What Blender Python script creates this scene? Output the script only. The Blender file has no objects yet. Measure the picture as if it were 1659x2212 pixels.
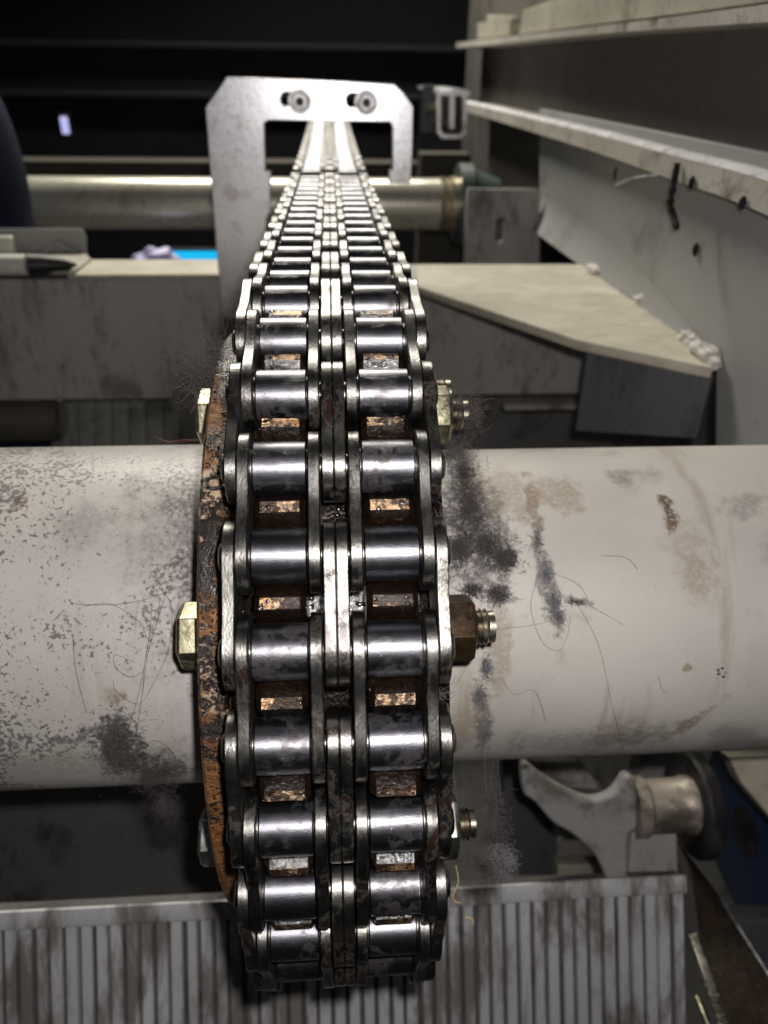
import bpy, bmesh, math, random
from mathutils import Vector, Matrix
random.seed(7)
sc = bpy.context.scene
COL = sc.collection
# ------------------------------------------------------------------ camera, world, lamps, exposure
FPX, CX, CY = 1661.0, 829.5, 1106.0          # photograph measured in 1659 x 2212 units
PITCH, YAW, ROLL = math.radians(30.0), math.radians(4.0), math.radians(0.8)
CAM = Vector((0.0007, -0.2732, 0.2051))
FWD = Vector((math.sin(YAW)*math.cos(PITCH), math.cos(YAW)*math.cos(PITCH), -math.sin(PITCH)))
R0 = Vector((math.cos(YAW), -math.sin(YAW), 0)); U0 = R0.cross(FWD)
RT = R0*math.cos(ROLL) + U0*math.sin(ROLL); UP = RT.cross(FWD)
cd = bpy.data.cameras.new('camera'); cam = bpy.data.objects.new('camera', cd); COL.objects.link(cam)
cam.matrix_world = Matrix(((RT.x, UP.x, -FWD.x, CAM.x), (RT.y, UP.y, -FWD.y, CAM.y), (RT.z, UP.z, -FWD.z, CAM.z), (0, 0, 0, 1)))
cd.sensor_fit = 'VERTICAL'; cd.sensor_height = 24.0; cd.lens = 24.0*FPX/2212.0
cd.clip_start = 0.01; cd.clip_end = 50
cd.dof.use_dof = True; cd.dof.focus_distance = 0.222; cd.dof.aperture_fstop = 9
sc.camera = cam
w = bpy.data.worlds.new('World'); sc.world = w; w.use_nodes = True
bg = w.node_tree.nodes['Background']; bg.inputs[0].default_value = (0.8, 0.88, 1, 1); bg.inputs[1].default_value = 0.012
def lamp(name, kind, loc, energy, color, target=None, **k):
    l = bpy.data.lights.new(name, kind); l.energy = energy; l.color = color
    for a, b in k.items(): setattr(l, a, b)
    o = bpy.data.objects.new(name, l); COL.objects.link(o); o.location = loc
    if target is not None: o.rotation_euler = (Vector(target)-Vector(loc)).to_track_quat('-Z', 'Y').to_euler()
    return o
lamp('phone_torch', 'POINT', CAM + RT*0.012 + UP*0.016 - FWD*0.004, 2.9, (1.0, 0.955, 0.92), shadow_soft_size=0.004)
lamp('pit_work_lamp', 'AREA', (-0.15, 1.35, 1.10), 22, (1.0, 0.95, 0.84), (0.05, 0.2, 0.0), shape='RECTANGLE', size=0.7, size_y=0.25)
sc.view_settings.view_transform = 'Standard'; sc.view_settings.look = 'None'
sc.view_settings.exposure = 0.42; sc.view_settings.gamma = 1.0

# ------------------------------------------------------------------ where a sight line meets a surface
def ray(px, py): return (FWD + RT*((px-CX)/FPX) - UP*((py-CY)/FPX))
def PD(px, py, d): return CAM + ray(px, py)*d
def PX(px, py, X): r = ray(px, py); return CAM + r*((X-CAM.x)/r.x)
def PY(px, py, Y): r = ray(px, py); return CAM + r*((Y-CAM.y)/r.y)
def PZ(px, py, Z): r = ray(px, py); return CAM + r*((Z-CAM.z)/r.z)
def PC(px, py, rad):
    r = ray(px, py); a = r.y*r.y+r.z*r.z; b = CAM.y*r.y+CAM.z*r.z; c = CAM.y**2+CAM.z**2-rad*rad
    d = max(0, b*b-a*c); return CAM + r*((-b-math.sqrt(d))/a)

# ------------------------------------------------------------------ node materials
class G:
    def __init__(s, name):
        s.m = bpy.data.materials.new(name); s.m.use_nodes = True; s.t = s.m.node_tree
        s.b = s.t.nodes['Principled BSDF']
    def n(s, ty, **p):
        x = s.t.nodes.new('ShaderNode'+ty)
        for k, v in p.items(): setattr(x, k, v)
        return x
    def put(s, sock, v):
        if isinstance(v, bpy.types.NodeSocket): s.t.links.new(v, sock)
        elif isinstance(v, (tuple, list)) and sock.type == 'RGBA': sock.default_value = (*v[:3], 1)
        else: sock.default_value = v
    def set(s, **k):
        for a, v in k.items(): s.put(s.b.inputs[a.replace('_', ' ')], v)
        return s
    def pos(s): return s.n('NewGeometry').outputs['Position']
    def obj(s): return s.n('TexCoord').outputs['Object']
    def map(s, vec, scale=(1, 1, 1), loc=(0, 0, 0), rot=(0, 0, 0), kind='POINT'):
        x = s.n('Mapping', vector_type=kind); s.put(x.inputs[0], vec)
        x.inputs['Location'].default_value = loc; x.inputs['Rotation'].default_value = rot; x.inputs['Scale'].default_value = scale
        return x.outputs[0]
    def noise(s, scale, detail=4, rough=0.55, vec=None, dist=0):
        x = s.n('TexNoise'); s.put(x.inputs['Vector'], vec if vec is not None else s.pos())
        x.inputs['Scale'].default_value = scale; x.inputs['Detail'].default_value = detail; x.inputs['Roughness'].default_value = rough
        x.inputs['Distortion'].default_value = dist; return x.outputs['Fac']
    def vor(s, scale, vec=None, feature='F1'):
        x = s.n('TexVoronoi', feature=feature); s.put(x.inputs['Vector'], vec if vec is not None else s.pos()); x.inputs['Scale'].default_value = scale
        return x.outputs['Distance']
    def ramp(s, fac, stops):
        x = s.n('ValToRGB'); s.put(x.inputs[0], fac); e = x.color_ramp.elements
        while len(e) < len(stops): e.new(0.5)
        for el, (p, c) in zip(e, stops): el.position = p; el.color = (*c, 1) if isinstance(c, tuple) else (c, c, c, 1)
        return x.outputs[0]
    def mix(s, f, a, b):
        x = s.n('Mix', data_type='RGBA'); s.put(x.inputs[0], f); s.put(x.inputs[6], a); s.put(x.inputs[7], b); return x.outputs[2]
    def math(s, op, a, b=0.0, c=None):
        x = s.n('Math', operation=op); s.put(x.inputs[0], a); s.put(x.inputs[1], b)
        if c is not None: s.put(x.inputs[2], c)
        return x.outputs[0]
    def step(s, v, lo, hi):
        x = s.n('MapRange', interpolation_type='SMOOTHSTEP'); s.put(x.inputs[0], v); x.inputs[1].default_value = lo; x.inputs[2].default_value = hi
        return x.outputs[0]
    def bump(s, h, strength, dist, normal=None):
        x = s.n('Bump'); x.inputs['Strength'].default_value = strength; x.inputs['Distance'].default_value = dist; s.put(x.inputs['Height'], h)
        if normal is not None: s.put(x.inputs['Normal'], normal)
        return x.outputs[0]
MAT = {}
def metal(name, base, rough, bscale=1800, bstr=0.25, bdist=0.00008, oil=0.45, oilcol=(0.016, 0.008, 0.005), metallic=1.0, stretch=(1, 1, 1), glint=0.3, wave=0.2, var=0.45):
    g = G(name); p = g.pos(); v = g.map(p, stretch)
    wet = g.step(g.noise(120, 4, 0.6, g.map(p, (1, 1, 1), (2, 5, 1))), 0.40, 0.62)
    a = g.noise(bscale, 4, 0.6, v); big = g.noise(55, 6, 0.65, p); med = g.noise(260, 5, 0.7, v)
    mask = g.math('MULTIPLY', g.step(big, 0.50, 0.62), g.step(med, 0.42, 0.58)); mask = g.math('MULTIPLY', mask, oil*2)
    mask = g.math('MINIMUM', mask, 1.0)
    tone = g.mix(g.step(med, 0.3, 0.75), tuple(c*(1-var) for c in base), tuple(min(1, c*(1+var*0.8)) for c in base))
    g.set(Base_Color=g.mix(mask, tone, oilcol), Metallic=g.math('SUBTRACT', metallic, g.math('MULTIPLY', mask, 0.8)),
          Roughness=g.math('ADD', rough-0.05, g.math('MULTIPLY', med, 0.1)),
          Normal=g.bump(a, bstr, bdist, g.bump(med, wave, 0.0002)), Coat_Weight=g.math('MULTIPLY', wet, glint), Coat_Roughness=0.07, Coat_Normal=g.bump(g.math('ADD', a, g.noise(1300, 3, 0.6, p)), 0.8, 0.00022))
    MAT[name] = g.m; return g
metal('roller_steel', (0.120, 0.120, 0.135), 0.335, 2600, 0.9, 0.00006, 0.4, glint=0.5, wave=0.04, var=0.15)
metal('plate_steel', (0.135, 0.131, 0.123), 0.35, 1800, 0.8, 0.00010, 0.9, glint=0.6, wave=0.12, stretch=(1, 0.5, 0.5))
metal('bare_steel', (0.55, 0.55, 0.56), 0.42, 300, 0.2, 0.0002, 0.4, (0.16, 0.10, 0.06), 0.9)
metal('zinc_steel', (0.40, 0.37, 0.25), 0.36, 500, 0.4, 0.0002, 0.9, (0.06, 0.035, 0.012))
metal('clean_zinc', (0.60, 0.61, 0.58), 0.33, 500, 0.3, 0.0001, 0.2)
metal('oily_nut', (0.055, 0.034, 0.018), 0.30, 400, 0.5, 0.0003, 0.8, (0.03, 0.012, 0.006), 0.6)
metal('thread_steel', (0.34, 0.31, 0.25), 0.35, 700, 0.3, 0.0002, 0.6)
# oily sprocket
g = G('oily_sprocket'); p = g.pos()
a = g.noise(420, 6, 0.7, p); b = g.noise(95, 5, 0.6, p); c = g.vor(900, p)
worn = g.math('MULTIPLY', g.math('MULTIPLY', g.step(b, 0.55, 0.66), g.step(a, 0.52, 0.64)), 0.10)
g.set(Base_Color=g.mix(worn, g.ramp(a, [(0.3, (0.003, 0.002, 0.0015)), (0.6, (0.009, 0.004, 0.002)), (0.8, (0.004, 0.0025, 0.0015))]), g.ramp(a, [(0.42, (0.30, 0.12, 0.045)), (0.62, (0.55, 0.34, 0.18))])),
      Metallic=g.math('MULTIPLY', worn, 0.75), Roughness=g.math('ADD', 0.16, g.math('MULTIPLY', a, 0.25)),
      Normal=g.bump(g.math('ADD', a, g.math('MULTIPLY', c, 0.5)), 0.6, 0.0005), Coat_Weight=0.6, Coat_Roughness=0.05, Coat_Normal=g.bump(g.noise(1100, 3, 0.6, p), 0.9, 0.0003))
MAT['oily_sprocket'] = g.m
# tooth tips rubbed to coppery metal
g = G('worn_tooth'); p = g.pos()
a = g.noise(420, 6, 0.72, p); b = g.noise(75, 5, 0.65, g.map(p, (1, 1, 1), (7, 3, 2))); c = g.noise(1700, 3, 0.6, g.map(p, (0.4, 1, 1)))
dirt = g.step(g.math('ADD', g.math('MULTIPLY', a, 0.8), b), 0.79, 0.92)
g.set(Base_Color=g.mix(dirt, g.ramp(b, [(0.35, (0.52, 0.27, 0.12)), (0.58, (0.78, 0.60, 0.40))]), g.ramp(a, [(0.42, (0.010, 0.005, 0.003)), (0.75, (0.06, 0.024, 0.008))])),
      Metallic=g.math('SUBTRACT', 0.92, g.math('MULTIPLY', dirt, 0.6)), Roughness=0.30, Normal=g.bump(g.math('ADD', a, c), 0.8, 0.0007), Coat_Weight=0.5, Coat_Roughness=0.06, Coat_Normal=g.bump(c, 1.0, 0.0005))
MAT['worn_tooth'] = g.m
# rusty flange
g = G('rusty_flange'); p = g.pos(); v = g.map(p, (0.7, 1, 1))
a = g.noise(330, 7, 0.72, v, 0.6); b = g.noise(38, 5, 0.6, p, 0.8); c = g.noise(1200, 3, 0.6, p)
rust = g.ramp(a, [(0.30, (0.05, 0.02, 0.008)), (0.47, (0.14, 0.055, 0.015)), (0.60, (0.30, 0.15, 0.05)), (0.75, (0.50, 0.33, 0.17))])
tar = g.step(g.math('ADD', b, g.math('MULTIPLY', a, 0.9)), 0.90, 1.02)
pale = g.step(g.noise(26, 4, 0.6, g.map(p, (1, 1, 1), (3, 1, 5))), 0.58, 0.64)
col = g.mix(pale, rust, g.mix(g.step(a, 0.4, 0.6), (0.42, 0.31, 0.21), (0.12, 0.06, 0.03)))
g.set(Base_Color=g.mix(tar, col, (0.008, 0.004, 0.003)), Metallic=0.15, Roughness=g.math('SUBTRACT', 0.55, g.math('MULTIPLY', tar, 0.36)),
      Normal=g.bump(g.math('ADD', a, g.math('MULTIPLY', c, 0.6)), 0.9, 0.0010), Coat_Weight=g.math('MULTIPLY', tar, 0.5), Coat_Roughness=0.06, Coat_Normal=g.bump(c, 0.9, 0.0003))
MAT['rusty_flange'] = g.m
# painted metals in general
def paint(name, base, dirt, rough=0.5, scale=30, amt=(0.50, 0.68), fine=(0.52, 0.66), spec=0.4, metallic=0.0, stretch=(1, 1, 1), bstr=0.25):
    g = G(name); p = g.map(g.pos(), stretch)
    a = g.noise(scale, 7, 0.65, p, 0.3); b = g.noise(scale*9, 5, 0.7, p); c = g.noise(scale*0.35, 3, 0.5, p)
    tone = g.mix(g.step(c, 0.3, 0.7), tuple(x*0.86 for x in base), tuple(min(1, x*1.1) for x in base))
    f = g.math('MAXIMUM', g.math('MULTIPLY', g.step(a, *amt), 0.8), g.math('MULTIPLY', g.math('MULTIPLY', g.step(b, *fine), g.step(a, 0.38, 0.6)), 0.75))
    g.set(Base_Color=g.mix(f, tone, dirt), Roughness=g.math('ADD', rough, g.math('MULTIPLY', g.math('SUBTRACT', b, 0.5), 0.25)), Metallic=metallic,
          Specular_IOR_Level=spec, Normal=g.bump(g.math('ADD', b, g.math('MULTIPLY', a, 2.0)), bstr, 0.0005))
    MAT[name] = g.m; return g
paint('beam_grey', (0.33, 0.32, 0.305), (0.075, 0.058, 0.045), 0.55, 20, (0.50, 0.68), stretch=(1, 1, 0.35))
paint('beam_dark', (0.22, 0.22, 0.21), (0.035, 0.03, 0.025), 0.6, 12)
paint('gusset_paint', (0.46, 0.425, 0.345), (0.35, 0.305, 0.23), 0.6, 60, (0.46, 0.66), (0.5, 0.62), stretch=(0.8, 1.2, 1))
paint('plate_grey', (0.31, 0.31, 0.305), (0.10, 0.085, 0.07), 0.5, 9, (0.58, 0.75), (0.6, 0.72))
paint('fold_beige', (0.38, 0.36, 0.29), (0.16, 0.12, 0.08), 0.55, 22, (0.55, 0.72))
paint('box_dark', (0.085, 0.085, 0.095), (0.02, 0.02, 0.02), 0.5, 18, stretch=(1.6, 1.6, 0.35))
paint('guard_steel', (0.82, 0.82, 0.86), (0.22, 0.14, 0.09), 0.29, 26, (0.53, 0.72), (0.58, 0.68), 0.5, 0.80, bstr=0.12)
paint('rail_face', (0.12, 0.112, 0.10), (0.06, 0.05, 0.045), 0.55, 10)  # base darkened for the upper flange's shade on the web
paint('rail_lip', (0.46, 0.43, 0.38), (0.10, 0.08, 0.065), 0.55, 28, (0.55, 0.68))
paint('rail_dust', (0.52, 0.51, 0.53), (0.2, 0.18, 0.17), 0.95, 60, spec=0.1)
paint('cast_alu', (0.74, 0.74, 0.76), (0.15, 0.125, 0.10), 0.5, 46, (0.44, 0.60), (0.45, 0.60), 0.5, 0.25, stretch=(1, 0.3, 0.3))
paint('cast_groove', (0.10, 0.10, 0.105), (0.035, 0.03, 0.025), 0.7, 30)
paint('step_arm', (0.33, 0.32, 0.31), (0.10, 0.08, 0.065), 0.55, 40, (0.46, 0.62))
paint('hub_steel', (0.42, 0.37, 0.31), (0.07, 0.05, 0.04), 0.45, 30, (0.46, 0.6), metallic=0.4)
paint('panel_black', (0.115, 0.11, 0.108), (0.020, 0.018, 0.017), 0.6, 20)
paint('wall_black', (0.010, 0.011, 0.016), (0.006, 0.006, 0.009), 0.6, 4)
paint('ledge_black', (0.026, 0.030, 0.034), (0.04, 0.04, 0.045), 0.6, 6)
paint('dim_brown', (0.075, 0.068, 0.054), (0.06, 0.05, 0.04), 0.65, 8)
paint('pipe_paint', (0.50, 0.48, 0.40), (0.2, 0.18, 0.13), 0.30, 14, (0.55, 0.75), spec=0.8, metallic=0.4, bstr=0.05)
paint('green_paint', (0.07, 0.09, 0.088), (0.04, 0.05, 0.05), 0.4, 20)
paint('ring_zinc', (0.55, 0.49, 0.36), (0.3, 0.22, 0.1), 0.3, 30, metallic=0.8)
paint('rubber', (0.013, 0.012, 0.013), (0.05, 0.045, 0.04), 0.5, 40)
paint('blue_paint', (0.013, 0.04, 0.125), (0.01, 0.012, 0.02), 0.45, 20)
paint('cyan_plastic', (0.01, 0.42, 0.78), (0.01, 0.35, 0.7), 0.4, 8)
paint('lavender_plastic', (0.48, 0.45, 0.72), (0.4, 0.38, 0.6), 0.5, 8)
paint('navy_cloth', (0.012, 0.016, 0.034), (0.008, 0.010, 0.02), 0.9, 25, spec=0.15)
paint('skin', (0.45, 0.28, 0.2), (0.4, 0.24, 0.17), 0.55, 30)
paint('dark_oil', (0.018, 0.012, 0.009), (0.05, 0.035, 0.02), 0.28, 40, spec=0.6, bstr=0.6)
paint('weld', (0.52, 0.49, 0.46), (0.2, 0.17, 0.14), 0.6, 120)
paint('white_plastic', (0.62, 0.62, 0.56), (0.3, 0.28, 0.22), 0.4, 25)
def plain(name, col, rough=0.9, spec=0.1):
    g = G(name); a = g.noise(700, 3)
    g.set(Base_Color=g.mix(a, tuple(c*0.6 for c in col), tuple(c*1.4 for c in col)), Roughness=rough, Specular_IOR_Level=spec); MAT[name] = g.m
g = G('cyan_screen'); g.set(Base_Color=(0.01, 0.1, 0.2), Emission_Color=g.mix(g.noise(18, 2), (0.0, 0.30, 0.60), (0.0, 0.42, 0.70)), Emission_Strength=1.0); MAT['cyan_screen'] = g.m  # emission added to brighten the dim cyan patch
g = G('pale_lens'); g.set(Base_Color=(0.3, 0.3, 0.5), Emission_Color=(0.42, 0.42, 0.75), Emission_Strength=0.8); MAT['pale_lens'] = g.m  # emission puts the glow of the light slit into its surface
plain('lint_dark', (0.085, 0.074, 0.074)); plain('lint_grey', (0.17, 0.165, 0.175)); plain('hair', (0.055, 0.042, 0.036), 0.5, 0.4)
plain('straw', (0.50, 0.38, 0.18), 0.6); plain('soot', (0.02, 0.018, 0.018)); plain('red_hair', (0.12, 0.035, 0.03), 0.5, 0.4)

# ------------------------------------------------------------------ mesh helpers
class MB:
    def __init__(s): s.v = []; s.f = []; s.mi = []
    def add(s, vs, fs, mi=0):
        o = len(s.v); s.v += [tuple(x) for x in vs]; s.f += [tuple(i+o for i in f) for f in fs]; s.mi += [mi]*len(fs); return s
    def box(s, lo, hi, mi=0, M=None):
        vs = [Vector((x, y, z)) for x in (lo[0], hi[0]) for y in (lo[1], hi[1]) for z in (lo[2], hi[2])]
        if M is not None: vs = [M @ v for v in vs]
        return s.add(vs, [(0, 1, 3, 2), (4, 6, 7, 5), (0, 4, 5, 1), (2, 3, 7, 6), (0, 2, 6, 4), (1, 5, 7, 3)], mi)
    def lathe(s, prof, n=48, M=None, mi=0, closed=False):      # prof: (x, r) pairs, turned about X
        vs = []; fs = []; m = len(prof)
        for x, r in prof:
            for k in range(n):
                t = 2*math.pi*k/n; vs.append(Vector((x, r*math.cos(t), r*math.sin(t))))
        for i in range(m if closed else m-1):
            j = (i+1) % m
            for k in range(n): fs.append((i*n+k, j*n+k, j*n+(k+1) % n, i*n+(k+1) % n))
        if not closed: fs += [tuple(range(n)), tuple(range((m-1)*n+n-1, (m-1)*n-1, -1))]
        if M is not None: vs = [M @ v for v in vs]
        return s.add(vs, fs, mi)
    def rings(s, rings, mi=0, cap=True):
        n = len(rings[0]); vs = [p for r in rings for p in r]; fs = []
        for i in range(len(rings)-1):
            for k in range(n): fs.append((i*n+k, i*n+(k+1) % n, (i+1)*n+(k+1) % n, (i+1)*n+k))
        if cap: fs += [tuple(range(n-1, -1, -1)), tuple(range((len(rings)-1)*n, len(rings)*n))]
        return s.add(vs, fs, mi)
    def tube(s, pts, rad, n=6, mi=0):
        rings = []
        for i, p in enumerate(pts):
            p = Vector(p); t = (Vector(pts[min(i+1, len(pts)-1)])-Vector(pts[max(i-1, 0)])).normalized()
            a = t.orthogonal().normalized(); b = t.cross(a); r = rad[i] if isinstance(rad, (list, tuple)) else rad
            if i and rings:                                      # keep the frame from twisting
                q = (rings[-1][0]-prev).normalized(); a = (q - t*q.dot(t)).normalized(); b = t.cross(a)
            rings.append([p + (a*math.cos(2*math.pi*k/n)+b*math.sin(2*math.pi*k/n))*r for k in range(n)]); prev = p
        return s.rings(rings, mi)
    def hexa(s, x0, x1, rad, c, rot=0.0, mi=0, cham=0.0):
        def ring(x, r): return [Vector((x, c[0]+r*math.cos(rot+k*math.pi/3), c[1]+r*math.sin(rot+k*math.pi/3))) for k in range(6)]
        return s.rings([ring(x0, rad*(1-cham)), ring(x0+(x1-x0)*0.15*(1 if cham else 0)+1e-6, rad), ring(x1, rad)], mi)
    def build(s, name, mats, parent=None, smooth=None, bevel=0, seg=2):
        me = bpy.data.meshes.new(name); me.from_pydata(s.v, [], s.f); me.validate()
        bm = bmesh.new(); bm.from_mesh(me); bmesh.ops.recalc_face_normals(bm, faces=bm.faces); bm.to_mesh(me); bm.free()
        for m in (mats if isinstance(mats, (list, tuple)) else [mats]): me.materials.append(MAT[m])
        if len(me.polygons) == len(s.mi):
            me.polygons.foreach_set('material_index', s.mi)
        return link(name, me, parent, smooth, bevel, seg)
def link(name, me, parent=None, smooth=None, bevel=0, seg=2):
    o = bpy.data.objects.new(name, me); COL.objects.link(o)
    if parent is not None: o.parent = parent; o.matrix_parent_inverse = Matrix.Translation(-parent.location) if parent.type == 'EMPTY' and parent.parent is None else Matrix()
    if bevel:
        b = o.modifiers.new('bevel', 'BEVEL'); b.width = bevel; b.segments = seg; b.limit_method = 'ANGLE'; b.angle_limit = math.radians(35)
    if smooth is not None or bevel:
        me.polygons.foreach_set('use_smooth', [True]*len(me.polygons))
        try: me.set_sharp_from_angle(angle=math.radians(smooth or 35))
        except Exception: pass
        if bevel: o.modifiers.new('wn', 'WEIGHTED_NORMAL')
    return o
def tag(o, label=None, cat=None, group=None, kind=None):
    for k, v in (('label', label), ('category', cat), ('group', group), ('kind', kind)):
        if v: o[k] = v
    return o
def thing(name, label, cat, loc=(0, 0, 0), group=None):
    o = bpy.data.objects.new(name, None); COL.objects.link(o); o.location = loc; o.empty_display_size = 0.02
    return tag(o, label, cat, group)
def flat(name, loops, M, th, mat, parent=None, bevel=0.0006):
    """a sheet with holes: 2D loops, M maps (a, b, c) to the world, thickness th along +c"""
    cu = bpy.data.curves.new(name, 'CURVE'); cu.dimensions = '2D'; cu.fill_mode = 'BOTH'; cu.extrude = th/2-bevel; cu.bevel_depth = bevel; cu.bevel_resolution = 1; cu.offset = -bevel
    for lp in loops:
        sp = cu.splines.new('POLY'); sp.points.add(len(lp)-1); sp.use_cyclic_u = True
        for q, (a, b) in zip(sp.points, lp): q.co = (a, b, 0, 1)
    co = bpy.data.objects.new(name, cu); COL.objects.link(co)
    me = bpy.data.meshes.new_from_object(co.evaluated_get(bpy.context.evaluated_depsgraph_get()))
    bpy.data.objects.remove(co); bpy.data.curves.remove(cu)
    me.transform(M @ Matrix.Translation((0, 0, th/2))); me.name = name
    bm = bmesh.new(); bm.from_mesh(me); bmesh.ops.recalc_face_normals(bm, faces=bm.faces); bm.to_mesh(me); bm.free()
    me.materials.clear(); me.materials.append(MAT[mat])
    return link(name, me, parent)
def MY(Y): return Matrix(((1, 0, 0, 0), (0, 0, 1, Y), (0, 1, 0, 0), (0, 0, 0, 1)))      # (x, z) sheet standing across Y
def MX(X): return Matrix(((0, 0, 1, X), (1, 0, 0, 0), (0, 1, 0, 0), (0, 0, 0, 1)))      # (y, z) sheet standing across X
def MZ(Z): return Matrix(((1, 0, 0, 0), (0, 1, 0, 0), (0, 0, 1, Z), (0, 0, 0, 1)))
def smoothpts(pts, k=6, closed=False):
    out = []; n = len(pts); pts = [Vector(p) for p in pts]
    for i in range(n if closed else n-1):
        g_ = (lambda j: pts[j % n]) if closed else (lambda j: pts[max(0, min(n-1, j))])
        p0, p1, p2, p3 = g_(i-1), g_(i), g_(i+1), g_(i+2)
        for q in range(k):
            t = q/k; out.append(0.5*((2*p1)+(p2-p0)*t+(2*p0-5*p1+4*p2-p3)*t*t+(3*p1-p0-3*p2+p3)*t**3))
    if not closed: out.append(pts[-1])
    return out
def slot(cx, cy, hw, hh, n=10):
    r = min(hw, hh); ex, ey = hw-r, hh-r; o = []
    for k in range(4*n):
        t = 2*math.pi*k/(4*n); c, s_ = math.cos(t), math.sin(t); o.append((cx+r*c+math.copysign(ex, c), cy+r*s_+math.copysign(ey, s_)))
    return o
def hull2(pts, step=0.0): return [(p.x, p.z) for p in pts]

# ------------------------------------------------------------------ sprocket and chain geometry
P = 0.0254; NT = 33; R = P/(2*math.sin(math.pi/NT)); DA = 2*math.pi/NT; B0 = math.radians(37.3)
STR = 0.0149
def pol(r, b): return Vector((0, -r*math.cos(b), r*math.sin(b)))

# pit floor, back wall
fl = MB().box((-2.5, -1.2, -1.25), (2.5, 3.2, -1.2)).build('pit_floor', 'panel_black'); tag(fl, kind='structure')
wl = thing('back_wall', 'black back wall of the pit with two faint horizontal ledges', 'wall', (0, 2.0, -1.2))
MB().box((-2.5, 2.0, -1.2), (2.5, 2.08, 1.9)).build('wall_panel', 'wall_black', wl)
for py in (100, 207):
    q = PY(480, py, 1.96); MB().box((-2.4, 1.95, q.z-0.008), (2.4, 1.998, q.z+0.009)).build('ledge', 'ledge_black', wl, bevel=0.004)

# ------------------------------------------------------------------ guard over the chain, cross beam behind it
YG = PD(713, 347, 0.65).y
def gy(pts): return [(PY(a, b, YG).x, PY(a, b, YG).z) for a, b in pts]
def gc(px, py): q = PY(px, py, YG); return q.x, q.z
grd = thing('chain_guard', 'bare steel bridge plate with cut corners standing over the far chain', 'guard', PY(500, 690, YG))
outer = [(490, 166), (852, 181), (872, 200), (893, 230), (891, 330), (886, 397), (840, 395), (840, 368), (848, 366), (848, 274), (842, 264), (580, 260), (571, 266), (573, 369), (585, 371), (583, 458), (577, 470), (560, 690), (480, 690), (462, 470), (443, 232)]
loops = [gy(outer)]
for (a, b) in ((629, 215), (770, 217)): x, z = gc(a, b); loops.append(slot(x, z, 0.0085, 0.0052))
flat('bridge_plate', loops, MY(YG), 0.006, 'guard_steel', grd, 0.0008)
for i, (a, b) in enumerate(((648, 219), (791, 221))):
    x, z = gc(a, b); M = Matrix.Translation((x, YG, z)) @ Matrix.Rotation(math.radians(-90), 4, 'Z')
    bo = thing('socket_bolt', ('socket head bolt with washer at the middle of the bridge plate', 'socket head bolt with washer nearest the right corner of the bridge plate')[i], 'bolt', (x, YG, z), 'bolts on the chain guard')
    MB().lathe([(0.0002, 0.004), (0.0002, 0.0095), (0.0016, 0.0095), (0.0016, 0.004)], 40, M, closed=True).build('washer', 'bare_steel', bo, 40)
    MB().lathe([(0.0017, 0.0068), (0.0068, 0.0068), (0.0078, 0.0058), (0.0078, 0.0036), (0.004, 0.0034), (0.004, 0.0003)], 32, M).build('head', 'bare_steel', bo, 40)
    MB().lathe([(0.00405, 0.0033), (0.0072, 0.0033)], 6, M).build('socket', 'rubber', bo)  # black hex plug stands in for the dark inside the recess
YB = YG+0.0085
zb = PY(300, 602, YB).z; ybk = PZ(300, 570, zb).y; zlo = PY(300, 862, YB).z
xl, xr = -0.75, PY(1262, 800, YB).x
bm_ = thing('cross_beam', 'grey painted cross beam with sooty drips behind the guard leg', 'beam', (0, YB, zlo))
MB().box((xl, YB, zlo), (0.62, ybk, zb-0.0005)).build('beam_body', 'beam_grey', bm_, bevel=0.0015)
q0 = PZ(168, 585, zb); q1 = PZ(474, 585, zb)
MB().box((q0.x, YB-0.001, zb), (q1.x+0.05, ybk+0.001, zb+0.004)).build('top_strip', 'gusset_paint', bm_, bevel=0.001)
c0 = PY(1090, 876, YB-0.012); c1 = PY(1268, 876, YB-0.012)
MB().box((c0.x, YB-0.013, c0.z-0.005), (c1.x, YB-0.0004, c0.z)).build('bottom_lip', 'beam_grey', bm_, bevel=0.001)
# gusset
zg = zb+0.0005
gp = [PZ(a, b, zg+0.007) for a, b in ((900, 571), (1272, 571), (1548, 772), (1538, 795), (1250, 735), (900, 618))]
XP = 0.5*(gp[1].x+gp[2].x)
gu = thing('gusset_plate', 'beige triangular gusset plate with lumpy welds at the side plate', 'bracket', gp[3])
flat('top_plate', [[(p_.x, p_.y) for p_ in gp]], MZ(zg), 0.007, 'gusset_paint', gu, 0.0006)
a_, b_ = gp[4]+(gp[3]-gp[4])*0.06, gp[3]; dr = (b_-a_).normalized(); nn = Vector((dr.y, -dr.x, 0))
ztop = zg-0.0005; hgt = 0.0
qz = PY(1266, 930, a_.y).z
m = MB()
for u, v in ((a_, b_),):
    vs = [u-nn*0.004, v-nn*0.004, v-nn*0.012, u-nn*0.012]
    m.rings([[Vector((p_.x, p_.y, ztop)) for p_ in vs], [Vector((p_.x, p_.y, PY(*pb, p_.y).z)) for p_, pb in zip(vs, ((1266, 930), (1540, 947), (1540, 947), (1266, 930)))]])
m.build('web_plate', 'box_dark', gu, bevel=0.0008)
for (a, b, s_) in ((1283, 585, 1.0), (1388, 650, 1.1), (1490, 735, 0.9), (1522, 765, 1.2)):
    q = PZ(a, b, zg+0.0085); me = MB()
    bm = bmesh.new(); bmesh.ops.create_icosphere(bm, subdivisions=4, radius=1)
    from mathutils import noise as mn
    for v in bm.verts:
        d = 1+0.35*mn.noise(v.co*2.2+Vector((a, 0, 0))); v.co = Vector((v.co.x*0.006, v.co.y*0.016, v.co.z*0.0055))*d*s_+q
    me = bpy.data.meshes.new('weld_bead'); bm.to_mesh(me); bm.free(); me.materials.append(MAT['weld'])
    link('weld_bead', me, gu, 180)
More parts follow.
